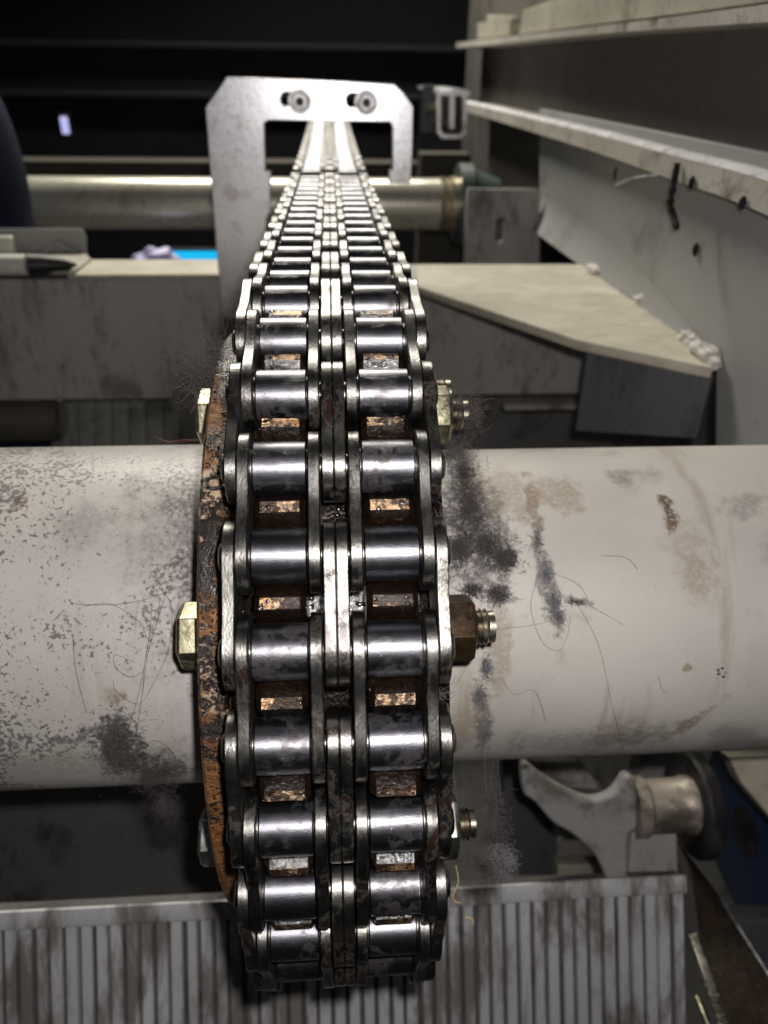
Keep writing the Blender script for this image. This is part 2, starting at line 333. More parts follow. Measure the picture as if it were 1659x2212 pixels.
# ------------------------------------------------------------------ side plate and rail on the right
sp = thing('side_plate', 'tall grey side plate on the right reaching down to the shaft', 'plate', (XP, gp[3].y, 0.05))
pl = [(PX(a, b, XP).y, PX(a, b, XP).z) for a, b in ((1165, 235), (1165, 492), (1272, 572), (1548, 775), (1546, 962))]
yn = PX(1800, 962, XP).y
pl += [(yn-0.03, pl[-1][1]), (yn-0.03, PX(1165, 235, XP).z)]
flat('web', [pl], MX(XP), 0.008, 'plate_grey', sp, 0.0006)
y0, z0 = pl[1]; y1 = pl[3][0]
zf = pl[2][1]; m = MB(); rg = []
for q in range(25):
    t = q/24; yy = y0+(y1-y0)*t; wd = 0.0125*(1-t**1.5)+0.0006; hh = 0.034*(1-t**3)+0.001
    f1 = [(-0.0004-wd*(1-u)**1.7, 0.0004+hh*u) for u in (0, 0.15, 0.3, 0.45, 0.6, 0.75, 0.9, 1.0)]
    rg.append([Vector((XP+x, yy, zf+z)) for x, z in f1]+[Vector((XP-0.0003, yy, zf+z)) for _, z in reversed(f1)])
m.rings(rg); m.build('lower_fold', 'plate_grey', sp, 60)
XF, XW = XP-0.018, XP+0.03
rl = thing('return_rail', 'long dusty rail flange bending down along the right wall', 'rail', (XF, PX(1004, 240, XF).y, 0.2))
top = [PX(a, b, XF) for a, b in ((1000, 222), (1044, 232), (1259, 285), (1454, 338), (1579, 370), (1700, 408), (1800, 445))]
bot = [PX(a, b, XF) for a, b in ((1000, 240), (1044, 252), (1259, 320), (1454, 389), (1579, 432), (1700, 485), (1800, 535))]
T_, B_ = smoothpts(top, 5), smoothpts(bot, 5)
m = MB(); m.rings([[t, b, b+Vector((0.004, 0, 0)), t+Vector((0.004, 0, -0.003)), t+Vector((0.06, 0, -0.003)), t+Vector((0.06, 0, 0))] for t, b in zip(T_, B_)])
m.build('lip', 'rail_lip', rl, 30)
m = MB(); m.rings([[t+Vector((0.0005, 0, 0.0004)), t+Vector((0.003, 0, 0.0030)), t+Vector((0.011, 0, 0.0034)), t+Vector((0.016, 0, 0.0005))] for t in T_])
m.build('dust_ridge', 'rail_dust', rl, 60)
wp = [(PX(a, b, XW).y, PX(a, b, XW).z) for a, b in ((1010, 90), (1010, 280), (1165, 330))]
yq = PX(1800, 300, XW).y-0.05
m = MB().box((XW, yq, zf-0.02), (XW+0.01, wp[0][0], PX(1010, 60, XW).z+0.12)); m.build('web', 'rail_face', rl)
UT = smoothpts([PX(a, b, XF) for a, b in ((985, 92), (1240, 62), (1500, 30), (1800, -12))], 5); UB = smoothpts([PX(a, b, XF) for a, b in ((985, 104), (1240, 78), (1500, 58), (1800, 40))], 5)
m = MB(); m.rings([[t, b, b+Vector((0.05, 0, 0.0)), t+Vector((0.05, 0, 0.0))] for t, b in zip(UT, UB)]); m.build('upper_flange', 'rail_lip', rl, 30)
# packing plates on top of the upper flange
XK = XF+0.006
k1 = [PX(a, b, XK) for a, b in ((1030, 84), (1100, 76), (1103, 34), (1052, 32), (1050, 48), (1032, 50))]
k2 = [PX(a, b, XK) for a, b in ((1122, 73), (1500, 26), (1800, -16), (1800, -200), (1340, -60), (1190, 2), (1130, 22))]
for kk, lab in ((k1, 'short beige packing block at the end of the upper flange'), (k2, 'long beige packing plate lying on the upper flange')):
    o = flat('packing_block', [[(p_.y, p_.z) for p_ in kk]], MX(XK), 0.012, 'fold_beige'); tag(o, lab, 'block')
# ------------------------------------------------------------------ far shaft with ring, coupling, bracket
c = PD(450, 440, 0.93); RF = 0.0300
xe = PY(948, 430, c.y).x; xe2 = PY(986, 430, c.y).x; xe3 = PY(1022, 430, c.y).x
fs = thing('far_shaft', 'thinner beige shaft running across behind the guard', 'shaft', (0, c.y, c.z-RF))
Mf = Matrix.Translation((0, c.y, c.z))
MB().lathe([(PY(0, 440, c.y).x, RF), (xe, RF)], 64, Mf).build('tube', 'pipe_paint', fs, 40)
MB().lathe([(xe+0.0002, RF*0.98), (xe+0.002, RF*1.08), (xe+0.008, RF*1.0), (xe+0.011, RF*1.0), (xe+0.013, RF*1.07), (xe2, RF*1.05)], 64, Mf).build('collar', 'ring_zinc', fs, 40)
MB().lathe([(xe2+0.0003, 0.047), (xe3-0.004, 0.047), (xe3, 0.040), (xe3+0.03, 0.03)], 48, Mf).build('coupling', 'green_paint', fs, 40)
yk = c.y-0.07
lp = [(PY(a, b, yk).x, PY(a, b, yk).z) for a, b in ((1010, 407), (1166, 411), (1166, 600), (1000, 600))]
q = PY(1080, 497, yk)
bk = thing('slotted_bracket', 'upright grey bracket plate with one oblong slot beside the far coupling', 'bracket', PY(1085, 580, yk))
flat('plate', [lp, slot(q.x, q.z, 0.005, 0.014)], MY(yk), 0.006, 'beam_grey', bk, 0.0008)
MB().box((PY(1010, 600, yk).x, yk+0.0065, PY(1010, 600, yk).z), (PY(1166, 600, yk).x, yk+0.06, PY(1010, 600, yk).z+0.006)).build('foot', 'beam_grey', bk)
MB().box((PY(1010, 600, yk).x+0.002, yk+0.05, PY(1010, 600, yk).z+0.006), (PY(1166, 600, yk).x, yk+0.058, PY(1010, 420, yk).z)).build('back_plate', 'panel_black', bk)
o = MB().box((PY(910, 300, 1.15).x, 1.15, -0.4), (PY(1020, 300, 1.15).x, 1.2, PY(960, 332, 1.15).z)).build('post', 'dim_brown', bevel=0.002); tag(o, 'dim brown post standing behind the far shaft collar', 'post')
z1 = PY(250, 347, 1.3).z
o = MB().box((-1.3, 1.3, z1-0.12), (PY(905, 350, 1.3).x, 1.36, z1)).build('rear_beam', 'dim_brown', bevel=0.003); tag(o, 'dim brown beam running behind the far shaft', 'beam')
o = MB().box((PY(908, 300, 1.5).x, 1.5, -0.4), (PY(1010, 300, 1.5).x+0.9, 1.54, PY(1010, 225, 1.5).z)).build('bulkhead', 'wall_black'); tag(o, 'dark upright bulkhead behind the channel clip', 'bulkhead')
# channel clip with tee rail
yc = 0.92
def cy_(pts): return [(PY(a, b, yc).x, PY(a, b, yc).z) for a, b in pts]
cl = thing('channel_clip', 'small steel channel holding a tee bar at the rail end', 'clip', PY(975, 300, yc))
flat('channel', [cy_([(944, 205), (952, 205), (952, 280), (960, 291), (992, 291), (1000, 282), (1000, 205), (1008, 205), (1008, 287), (997, 300), (955, 300), (944, 287)])], MY(yc), 0.03, 'guard_steel', cl, 0.0004)
flat('tee_bar', [cy_([(941, 193), (1014, 195), (1014, 208), (982, 207), (981, 278), (970, 278), (970, 207), (941, 206)])], MY(yc-0.004), 0.25, 'guard_steel', cl, 0.0004)
q = PY(935, 238, yc); MB().lathe([(-0.007, 0.006), (-0.005, 0.0085), (0.007, 0.0085)], 6, Matrix.Translation((q.x, yc+0.01, q.z))).build('bolt', 'zinc_steel', cl)
MB().box((q.x-0.012, yc+0.02, q.z-0.03), (q.x+0.004, yc+0.03, q.z+0.03)).build('tab', 'green_paint', cl, bevel=0.001)
# loose things behind the cross beam
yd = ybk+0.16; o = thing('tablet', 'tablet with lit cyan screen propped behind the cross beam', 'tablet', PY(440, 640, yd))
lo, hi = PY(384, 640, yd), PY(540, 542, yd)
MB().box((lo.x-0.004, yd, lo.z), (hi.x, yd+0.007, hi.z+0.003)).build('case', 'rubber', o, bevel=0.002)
MB().box((lo.x, yd-0.0008, lo.z+0.004), (hi.x-0.004, yd-0.0002, hi.z)).build('screen', 'cyan_screen', o)  # made-up glowing face, there only to make the cyan patch bright
o = thing('plastic_bag', 'pale lavender plastic bag lying behind the cross beam', 'bag', PY(335, 600, ybk+0.13))
bm = bmesh.new(); bmesh.ops.create_icosphere(bm, subdivisions=4, radius=1); q = PY(337, 572, ybk+0.13)
for v in bm.verts: v.co = Vector((v.co.x*0.026, v.co.y*0.02, v.co.z*0.019))*(1+0.3*mn.noise(v.co*2))+q
me = bpy.data.meshes.new('sack'); bm.to_mesh(me); bm.free(); me.materials.append(MAT['lavender_plastic']); link('sack', me, o, 60)
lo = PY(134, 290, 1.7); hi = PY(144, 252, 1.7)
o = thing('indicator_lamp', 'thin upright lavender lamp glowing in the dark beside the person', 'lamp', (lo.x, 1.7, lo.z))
MB().box((lo.x, 1.7, lo.z), (hi.x, 1.706, hi.z)).build('lens', 'pale_lens', o, bevel=0.003)  # emissive face stands in for a thin slit of light
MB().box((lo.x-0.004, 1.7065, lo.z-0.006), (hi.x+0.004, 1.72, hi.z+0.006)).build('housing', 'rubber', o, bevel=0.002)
# fixture on the left of the beam top
sw = thing('sensor_bracket', 'grey folded bracket with a black sensor lying on the left beam end', 'bracket', PZ(90, 590, zb))
zt = zb+0.0045
A = [PZ(a, b, zt) for a, b in ((-60, 592), (160, 592), (197, 563), (178, 545), (-60, 545))]
flat('base_sheet', [[(p_.x, p_.y) for p_ in A]], MZ(zt), 0.002, 'fold_beige', sw, 0.0003)
yw = PZ(90, 548, zt).y
Bk = [PY(a, b, yw) for a, b in ((-60, 547), (188, 552), (186, 512), (176, 494), (-60, 494))]
flat('back_sheet', [[(p_.x, p_.z) for p_ in Bk]], MY(yw), 0.002, 'plate_grey', sw, 0.0003)
q = PZ(60, 572, zt+0.008); q2 = PZ(-60, 572, zt+0.008)
MB().tube([q2, q], 0.009, 14).build('sensor_tube', 'white_plastic', sw, 50)
q3 = PZ(166, 572, zt+0.006); MB().tube([q+Vector((0.0005, 0, 0)), q.lerp(q3, 0.3), q.lerp(q3, 0.75), q3], [0.0095, 0.009, 0.006, 0.001], 14).build('sensor_nose', 'rubber', sw, 50)
e0, e1, e2 = PY(92, 551, yw-0.004), PY(125, 522, yw-0.004), PY(178, 556, yw-0.010)
MB().tube([e0, e1, e2], 0.0016, 8).build('wire_clip', 'guard_steel', sw, 60)
o = MB().box((PY(-60, 500, yw-0.003).x, yw-0.012, PY(0, 550, yw-0.003).z), (PY(28, 500, yw-0.003).x, yw-0.0005, PY(0, 508, yw-0.003).z)).build('terminal_block', 'white_plastic', sw, bevel=0.002)
# person in navy at the far left
def person():
    ro = thing('person', 'person in dark navy work clothes standing behind the beam, one sleeve showing', 'person')
    sh = PY(-165, 45, 0.62); zf_ = -1.2
    cx_, cy0 = sh.x-0.205, sh.y+0.03; zs = sh.z+0.03
    V = []; Ed = []; Rd = []
    def jt(p_, r, par=None):
        V.append(Vector(p_)); Rd.append(r)
        if par is not None: Ed.append((par, len(V)-1))
        return len(V)-1
    pel = jt((cx_, cy0, zf_+0.93), 0.15); ab = jt((cx_, cy0, zf_+1.1), 0.135, pel); ch = jt((cx_, cy0, zs-0.10), 0.15, ab); nk = jt((cx_, cy0, zs+0.05), 0.07, ch)
    nk2 = jt((cx_, cy0-0.02, zs+0.10), 0.055, nk); hd = jt((cx_, cy0-0.03, zs+0.17), 0.085, nk2); hd2 = jt((cx_, cy0-0.02, zs+0.26), 0.07, hd)
    for s_ in (1, -1):
        a = jt((cx_+s_*0.15, cy0, zs-0.02), 0.075, ch); b = jt((cx_+s_*0.205, cy0-0.02, zs-0.15), 0.066, a); e = jt((cx_+s_*0.215, cy0-0.03, zs-0.31), 0.055, b)
        f = jt((cx_+s_*0.20, cy0-0.04, zs-0.48), 0.042, e); h = jt((cx_+s_*0.19, cy0-0.05, zs-0.56), 0.028, f)
        for k in range(5):
            t = (k-2)*0.02; kn = jt((cx_+s_*(0.19)+t, cy0-0.055-(0.0 if k else 0.02), zs-0.61), 0.010, h); jt((cx_+s_*0.19+t, cy0-0.06, zs-0.645+abs(k-2)*0.006), 0.008, kn)
        l = jt((cx_+s_*0.09, cy0, zf_+0.84), 0.10, pel); kn = jt((cx_+s_*0.10, cy0-0.02, zf_+0.48), 0.066, l); an = jt((cx_+s_*0.10, cy0+0.01, zf_+0.09), 0.05, kn); jt((cx_+s_*0.11, cy0-0.17, zf_+0.04), 0.038, an)
    me = bpy.data.meshes.new('body'); me.from_pydata(V, Ed, []); o = bpy.data.objects.new('body', me); COL.objects.link(o)
    sk = o.modifiers.new('skin', 'SKIN'); sk.use_smooth_shade = True
    for i, r in enumerate(Rd): me.skin_vertices[0].data[i].radius = (r, r*0.8 if i < 3 else r)
    me.skin_vertices[0].data[0].use_root = True
    o.modifiers.new('s', 'SUBSURF').levels = 2; o.modifiers['s'].render_levels = 2
    m2 = bpy.data.meshes.new_from_object(o.evaluated_get(bpy.context.evaluated_depsgraph_get())); bpy.data.objects.remove(o)
    m2.name = 'body'; m2.materials.clear(); m2.materials.append(MAT['navy_cloth']); m2.materials.append(MAT['skin'])
    for f in m2.polygons:
        if f.center.z > zs+0.10 or (f.center.z < zs-0.55 and f.center.z > zf_+0.7 and abs(f.center.x-cx_) > 0.15): f.material_index = 1
    for v in m2.vertices:
        if v.co.z < zs+0.08: v.co += v.normal*0.007*mn.noise(v.co*16)
    ro.location = (cx_, cy0, zf_); return link('body', m2, ro, 180)
person()

# ------------------------------------------------------------------ main shaft
RL, RR = 0.0714, 0.0674
ms = thing('main_shaft', 'thick grey painted shaft with grime and stains carrying the sprocket', 'shaft', (0, 0, -RL))
def shaft_paint(name, spots, base, speck):
    g = G(name); p = g.pos(); wob = g.noise(160, 5, 0.65, p); col = None
    c1 = g.noise(14, 4, 0.5, p)
    tone = g.mix(g.step(c1, 0.3, 0.7), tuple(c*0.88 for c in base), tuple(c*1.08 for c in base))
    n1 = g.noise(620, 5, 0.62, g.map(p, (1.0, 1, 1), rot=(0.3, 0.5, 0.2))); n2 = g.noise(34, 4, 0.6, p); n3 = g.noise(950, 3, 0.6, p)
    if speck == 'dense':
        x = g.n('SeparateXYZ'); g.put(x.inputs[0], p)
        left = g.math('SUBTRACT', 1.0, g.step(x.outputs[0], -0.145, -0.085))
        dens = g.math('ADD', g.math('MULTIPLY', left, 0.12), g.math('MULTIPLY', g.math('SUBTRACT', n2, 0.5), 0.62))
        f = g.step(g.math('ADD', n1, dens), 0.60, 0.64)
        f2 = g.math('MULTIPLY', g.step(n3, 0.62, 0.68), 0.45)
        tone = g.mix(g.math('MULTIPLY', f, 0.82), tone, (0.085, 0.075, 0.078)); tone = g.mix(f2, tone, (0.16, 0.13, 0.12))
        st = g.noise(70, 5, 0.65, g.map(p, (1.0, 0.12, 0.12), (2, 0, 0))); tone = g.mix(g.math('MULTIPLY', g.step(st, 0.54, 0.70), 0.35), tone, (0.24, 0.21, 0.19))
    else:
        f = g.step(g.math('ADD', n1, g.math('MULTIPLY', g.math('SUBTRACT', n2, 0.5), 0.3)), 0.69, 0.74); tone = g.mix(g.math('MULTIPLY', f, 0.6), tone, (0.10, 0.085, 0.075))
        st = g.noise(60, 5, 0.6, g.map(p, (1.0, 0.16, 0.16))); tone = g.mix(g.math('MULTIPLY', g.step(st, 0.55, 0.70), 0.5), tone, (0.22, 0.175, 0.13))
        low = g.noise(20, 5, 0.6, g.map(p, (1, 1, 1), (4, 2, 1))); tone = g.mix(g.math('MULTIPLY', g.step(low, 0.56, 0.68), 0.5), tone, (0.15, 0.135, 0.125))
    for (c, rx, ry, rot, colr, amt, soft) in spots:
        mp = g.map(p, (rx, ry, ry), tuple(c), (0, rot, 0), 'TEXTURE')
        ln = g.n('VectorMath', operation='LENGTH'); g.put(ln.inputs[0], mp)
        d = g.math('ADD', ln.outputs['Value'], g.math('MULTIPLY', g.math('SUBTRACT', wob, 0.5), 3.2))
        tone = g.mix(g.math('MULTIPLY', g.math('MULTIPLY', g.math('SUBTRACT', 1.0, g.step(d, 1-soft*0.75, 1+soft*0.75)), amt), g.step(n1, 0.22, 0.58)), tone, colr)
    g.set(Base_Color=tone, Roughness=g.math('ADD', 0.34, g.math('MULTIPLY', n1, 0.25)), Specular_IOR_Level=0.42,
          Normal=g.bump(g.math('ADD', g.math('MULTIPLY', n1, 0.6), g.math('MULTIPLY', n2, 1.5)), 0.3, 0.0006))
    MAT[name] = g.m
BR, BK, TN, RU = (0.10, 0.058, 0.03), (0.06, 0.055, 0.058), (0.24, 0.19, 0.135), (0.17, 0.09, 0.04)
MM = 0.001
def S(px, py, rad, rx, ry, rot, col, amt, soft=0.5): return (PC(px, py, rad), rx*MM, ry*MM, rot, col, amt, soft)
sl = [S(395, 1130, RL, 16, 40, 0, (0.12, 0.105, 0.10), 0.55, 1.1), S(200, 1640, RL, 40, 8, 0, (0.2, 0.17, 0.155), 0.5, 1.1), S(255, 1600, RL, 9, 14, 0, BK, 0.9, 0.3), S(330, 1660, RL, 10, 14, -0.5, BK, 0.85, 0.4), S(40, 1085, RL, 3, 4, 0, BR, 0.7), S(430, 1080, RL, 5, 40, 0, BK, 0.5, 0.9),
      S(175, 1130, RL, 8, 9, 0, BK, 0.35, 0.9), S(285, 1050, RL, 4, 8, 0.2, BK, 0.3, 0.8), S(240, 1505, RL, 4, 3, 0, TN, 0.6), S(380, 1090, RL, 5, 5, 0, BK, 0.45, 0.5)]
sr = [S(1150, 1080, RR, 2.4, 14, 0.12, BR, 0.7, 0.45), S(1185, 1270, RR, 3.2, 15, -0.25, BK, 0.75, 0.4), S(1210, 1065, RR, 8, 10, 0, TN, 0.65, 0.5), S(1445, 1110, RR, 3.0, 8, -0.1, (0.07, 0.035, 0.015), 0.95, 0.35),
      S(1490, 1190, RR, 7, 15, -0.35, TN, 0.4, 0.8), S(1520, 1245, RR, 6, 10, -0.3, TN, 0.4, 0.8), S(1340, 1030, RR, 5, 5, 0, (0.17, 0.15, 0.13), 0.7, 0.5), S(1050, 1130, RR, 8, 24, -0.3, BK, 0.75, 0.5), S(1010, 1120, RR, 8, 30, 0, BK, 0.85, 0.5), S(1100, 1060, RR, 10, 14, 0, TN, 0.6, 0.7),
      S(1045, 1560, RR, 3.5, 14, -0.1, BK, 0.75, 0.5), S(1080, 1400, RR, 4, 16, 0.05, TN, 0.6, 0.5), S(1010, 1560, RR, 6, 18, 0.05, TN, 0.55, 0.6), S(1370, 1590, RR, 14, 8, 0, (0.10, 0.08, 0.065), 0.6, 0.8), S(1490, 1565, RR, 3, 12, 0.6, (0.15, 0.11, 0.07), 0.75, 0.5), S(1230, 1600, RR, 22, 7, 0, (0.13, 0.12, 0.11), 0.5, 0.9),
      S(1075, 1285, RR, 5, 4, 0, BK, 0.85, 0.5), S(1250, 1300, RR, 5, 1.5, 0.2, BK, 0.7, 0.5), S(1485, 1445, RR, 1.8, 2.0, 0, (0.2, 0.14, 0.08), 0.7, 0.3), S(1610, 1090, RR, 12, 5, -0.6, (0.15, 0.14, 0.13), 0.5, 0.7)]
for a, b in ((1551, 1448), (1561, 1444), (1567, 1453), (1553, 1456), (1563, 1462)): sr.append(S(a, b, RR, 0.75, 0.6, 0, (0.02, 0.02, 0.02), 0.95, 0.15))
shaft_paint('shaft_left', sl, (0.44, 0.415, 0.388), 'dense')
shaft_paint('shaft_right', sr, (0.425, 0.40, 0.37), 'sparse')
MB().lathe([(-0.60, RL), (-0.30, RL), (-0.0403, RL)], 128).build('tube', 'shaft_left', ms, 40)
MB().lathe([(0.034, RR), (0.30, RR), (0.62, RR)], 128).build('tube', 'shaft_right', ms, 40)

# ------------------------------------------------------------------ sprocket
spk = thing('drive_sprocket', 'oily double row sprocket with rusty flange inside the chain', 'sprocket', (0, 0, -R))
def tooth_profile():
    pts = []; rr = 0.0077; rtip = R+0.0036
    for k in range(NT):
        bp = B0+(k+0.5)*DA; c = pol(R, bp); out = pol(1, bp); tan = Vector((0, math.sin(bp), math.cos(bp)))
        bt = B0+(k)*DA
        tp = pol(rtip, bt); tt = Vector((0, math.sin(bt), math.cos(bt)))
        pts.append((tp+tt*-0.0015, 1)); pts.append((tp+tt*0.0015, 1))
        for j in range(9):
            t = math.radians(-78+j*19.5); pts.append((c-out*rr*math.cos(t)+tan*rr*math.sin(t), 0))
    return pts
prof = tooth_profile()
ang = [math.atan2(p_[0].z, -p_[0].y) for p_ in prof]
for s_ in (-1, 1):
    m = MB(); xc = s_*STR; hw, ch = 0.0069, 0.0016
    def ring(x, inset):
        return [Vector((x, q.y, q.z))*1.0 if inset == 0 else (lambda v, L: Vector((x, v.y*(L-inset)/L, v.z*(L-inset)/L)))(q, math.hypot(q.y, q.z)) for q, _ in prof]
    def inner(x): return [Vector((x, pol(R-0.02, a).y, pol(R-0.02, a).z)) for a in ang]
    rg = [inner(xc-hw), ring(xc-hw, 0.0022), ring(xc-hw+ch, 0), ring(xc+hw-ch, 0), ring(xc+hw, 0.0022), inner(xc+hw)]
    m.rings(rg, cap=False)
    n = len(prof)
    for i in range(5):
        for k in range(n):
            if i == 2 and prof[k][1] and prof[(k+1) % n][1]: m.mi[i*n+k] = 1
    m.build('toothed_ring', ['oily_sprocket', 'worn_tooth'], spk, 30)
hr = R-0.0185
MB().lathe([(-0.0318, 0.06), (-0.0318, 0.110), (-0.030, hr-0.003), (-0.0225, hr), (0.0225, hr), (0.030, hr-0.004), (0.030, 0.107), (0.0341, 0.105), (0.0341, 0.06)], 128).build('hub', 'oily_sprocket', spk, 40)
MB().lathe([(-0.0404, 0.071), (-0.0404, 0.1158), (-0.0394, 0.117), (-0.0328, 0.117), (-0.0319, 0.1158), (-0.0319, 0.071)], 160).build('flange', 'rusty_flange', spk, 35)

g = G('wet_grease'); p = g.pos(); a = g.noise(160, 4)
g.set(Base_Color=g.ramp(a, [(0.35, (0.006, 0.003, 0.002)), (0.6, (0.012, 0.006, 0.003)), (0.75, (0.04, 0.017, 0.006))]), Roughness=0.16, Specular_IOR_Level=0.6, Normal=g.bump(g.noise(1500, 2), 0.4, 0.0002)); MAT['wet_grease'] = g.m
_bm = bmesh.new(); bmesh.ops.create_icosphere(_bm, subdivisions=2, radius=1.0); ICO = [v.co.copy() for v in _bm.verts]; ICF = [tuple(v.index for v in f.verts) for f in _bm.faces]; _bm.free()
def lump(m, c, rad, up, flat_=0.55):
    sq = Vector((random.uniform(0.7, 1.6), random.uniform(0.7, 1.3), random.uniform(0.7, 1.3))); sd = Vector((random.uniform(0, 99), 0, 0)); out = []
    for v in ICO:
        q = Vector((v.x*sq.x, v.y*sq.y, v.z*sq.z))*(1+0.45*mn.noise(v*1.7+sd)); q = q-up*q.dot(up)*(1-flat_); out.append(c+q*rad)
    m.add(out, ICF)
m = MB()
for k in range(-8, 7):
    bt = B0+k*DA
    for s_ in (-1, 1):
        for i in range(46):
            x = s_*STR+random.uniform(-0.0068, 0.0068); side = random.choice((-1, 1)); t = random.random()**0.8
            # down the flank from the tip corner towards the roller seat
            rad_ = R+0.0034-0.0085*t; off = side*(0.0014+0.0030*t); u = pol(1, bt); tv = Vector((0, math.sin(bt), math.cos(bt)))
            c = u*rad_+tv*off+Vector((x, 0, 0)); lump(m, c, random.uniform(0.00018, 0.00055), (u+tv*side).normalized())
        for i in range(4):
            u = pol(1, bt); lump(m, u*(R+0.0036)+Vector((s_*STR+random.choice((-1, 1))*random.uniform(0.003, 0.0055), 0, 0))+Vector((0, math.sin(bt), math.cos(bt)))*random.uniform(-0.0014, 0.0014), random.uniform(0.0002, 0.0006), u, 0.4)
    for i in range(40):
        b_ = bt+random.uniform(-0.5, 0.5)*DA; u = pol(1, b_); x = random.choice((random.uniform(-0.006, 0.006), random.uniform(-0.0078, -0.005), random.uniform(0.005, 0.0078), random.uniform(0.022, 0.029), random.uniform(-0.029, -0.022)))
        lump(m, u*(R-0.0183)+Vector((x, 0, 0)), random.uniform(0.0003, 0.0011), u)
o = m.build('grease', 'wet_grease', spk, 180); o['kind'] = 'stuff'
m = MB()
for i in range(1100):
    b_ = B0+random.gauss(0.02, 0.22) if i < 700 else B0+random.uniform(-1.1, 1.0); u = pol(1, b_)
    lump(m, u*0.117+Vector((random.uniform(-0.0390, -0.0322), 0, 0)), random.uniform(0.00012, 0.00042), u, 0.6)
o = m.build('rim_grease', 'wet_grease', spk, 180); o['kind'] = 'stuff'

# ------------------------------------------------------------------ bolts through the flange
rb = 0.0925
for j, (deg, lab) in enumerate(((-5.5, 'hex bolt through the flange at shaft mid height with oily brown nut'), (49.0, 'hex bolt through the upper flange with dull pitted head above the shaft'),
                                (-66.0, 'hex bolt through the lower flange with clean bright zinc nut'), (78.0, 'topmost small hex bolt with nut peeking out behind the chain'))):
    b = B0+math.radians(deg); c = pol(rb, b); cc = (c.y, c.z)
    t = thing('flange_bolt', lab, 'bolt', c+Vector((-0.0404, 0, 0)), 'bolts through the sprocket flange')
    hd = MB(); hd.hexa(-0.0525 if j == 2 else -0.0495, -0.0422, 0.0107, cc, b+0.35+j*0.4, 0, 0.10); hd.build('head', 'clean_zinc' if j == 2 else 'zinc_steel', t, bevel=0.0004)
    MB().lathe([(-0.0420, 0.0125), (-0.0405, 0.0125)], 40, Matrix.Translation((0, *cc))).build('washer', 'zinc_steel', t, 40)
    nu = MB(); nu.hexa(0.0436, 0.0343, 0.0125 if j == 2 else 0.0112, cc, b+0.1+j*0.45, 0, 0.10); nu.build('nut', 'oily_nut' if j == 0 else ('clean_zinc' if j == 2 else 'zinc_steel'), t, bevel=0.0005)
    pr = [(-0.0422, 0.0059)]; x = 0.030
    while x < 0.0490: pr += [(x, 0.0060), (x+0.0008, 0.0051)]; x += 0.0016
    pr += [(0.0503, 0.0052)]
    MB().lathe(pr, 28, Matrix.Translation((0, *cc))).build('thread', 'thread_steel', t, 25)
bpy.context.view_layer.update()

# ------------------------------------------------------------------ roller chain
def plate(m, x0, x1, r, wst, ch=0.0003):
    pts = []; h = P/2; n = 12
    for k in range(n+1):
        u = -h+P*k/n; pts.append((u, -(r-(r-wst)*math.cos(math.pi*u/P)**2)))
    for k in range(1, 14): t = -math.pi/2+math.pi*k/14; pts.append((h+r*math.cos(t), r*math.sin(t)))
    for k in range(n+1):
        u = h-P*k/n; pts.append((u, (r-(r-wst)*math.cos(math.pi*u/P)**2)))
    for k in range(1, 14): t = math.pi/2+math.pi*k/14; pts.append((-h+r*math.cos(t), r*math.sin(t)))
    def ring(x, ins):
        o = []
        for u, v in pts:
            cu = max(-h, min(h, u)); d = Vector((u-cu, v)); L = d.length; o.append(Vector((x, cu+d.x*(L-ins)/L, d.y*(L-ins)/L)))
        return o
    m.rings([ring(x0, ch), ring(x0+ch, 0), ring(x1-ch, 0), ring(x1, ch)])
mi = MB()
for s_ in (-1, 1):
    xc = s_*STR
    for a, b in ((-0.01105, -0.0078), (0.0078, 0.01105)): plate(mi, xc+a, xc+b, 0.0102, 0.0089)
    for u in (-P/2, P/2): mi.lathe([(xc-0.0079, 0.0058), (xc+0.0079, 0.0058)], 20, Matrix.Translation((0, u, 0)))
mo = MB()
for a, b in ((-0.0294, -0.0261), (-0.0033, -0.00006), (0.00006, 0.0033), (0.0261, 0.0294)): plate(mo, a, b, 0.0098, 0.0086)
for u in (-P/2, P/2): mo.lathe([(-0.0312, 0.0030), (-0.0308, 0.0038), (-0.0300, 0.0041), (0.0300, 0.0041), (0.0308, 0.0038), (0.0312, 0.0030)], 20, Matrix.Translation((0, u, 0)))
RD = 0.0076
mr = MB().lathe([(-0.0074, RD-0.0012), (-0.0074, RD-0.0004), (-0.0070, RD), (0.0070, RD), (0.0074, RD-0.0004), (0.0074, RD-0.0012)], 40)
ch_o = thing('roller_chain', 'oily double strand roller chain wrapped round the sprocket', 'chain', (0, 0, 0))
IN = mi.build('inner_link', 'plate_steel', None, 24); OU = mo.build('outer_link', 'plate_steel', None, 24); RO = mr.build('roller', 'roller_steel', None, 40)
pins = {}
for k in range(-12, 5): pins[k] = pol(R, B0+(k+0.5)*DA)
last = pins[4]
for j in range(1, 48):
    y = last.y+P*j; t = j/46.0; pins[4+j] = Vector((0, y, last.z-0.010*math.sin(math.pi*min(1, t))))
low = pins[-12]
for j in range(1, 22): pins[-12-j] = Vector((0, low.y+P*j, low.z))
first_in = first_ou = True
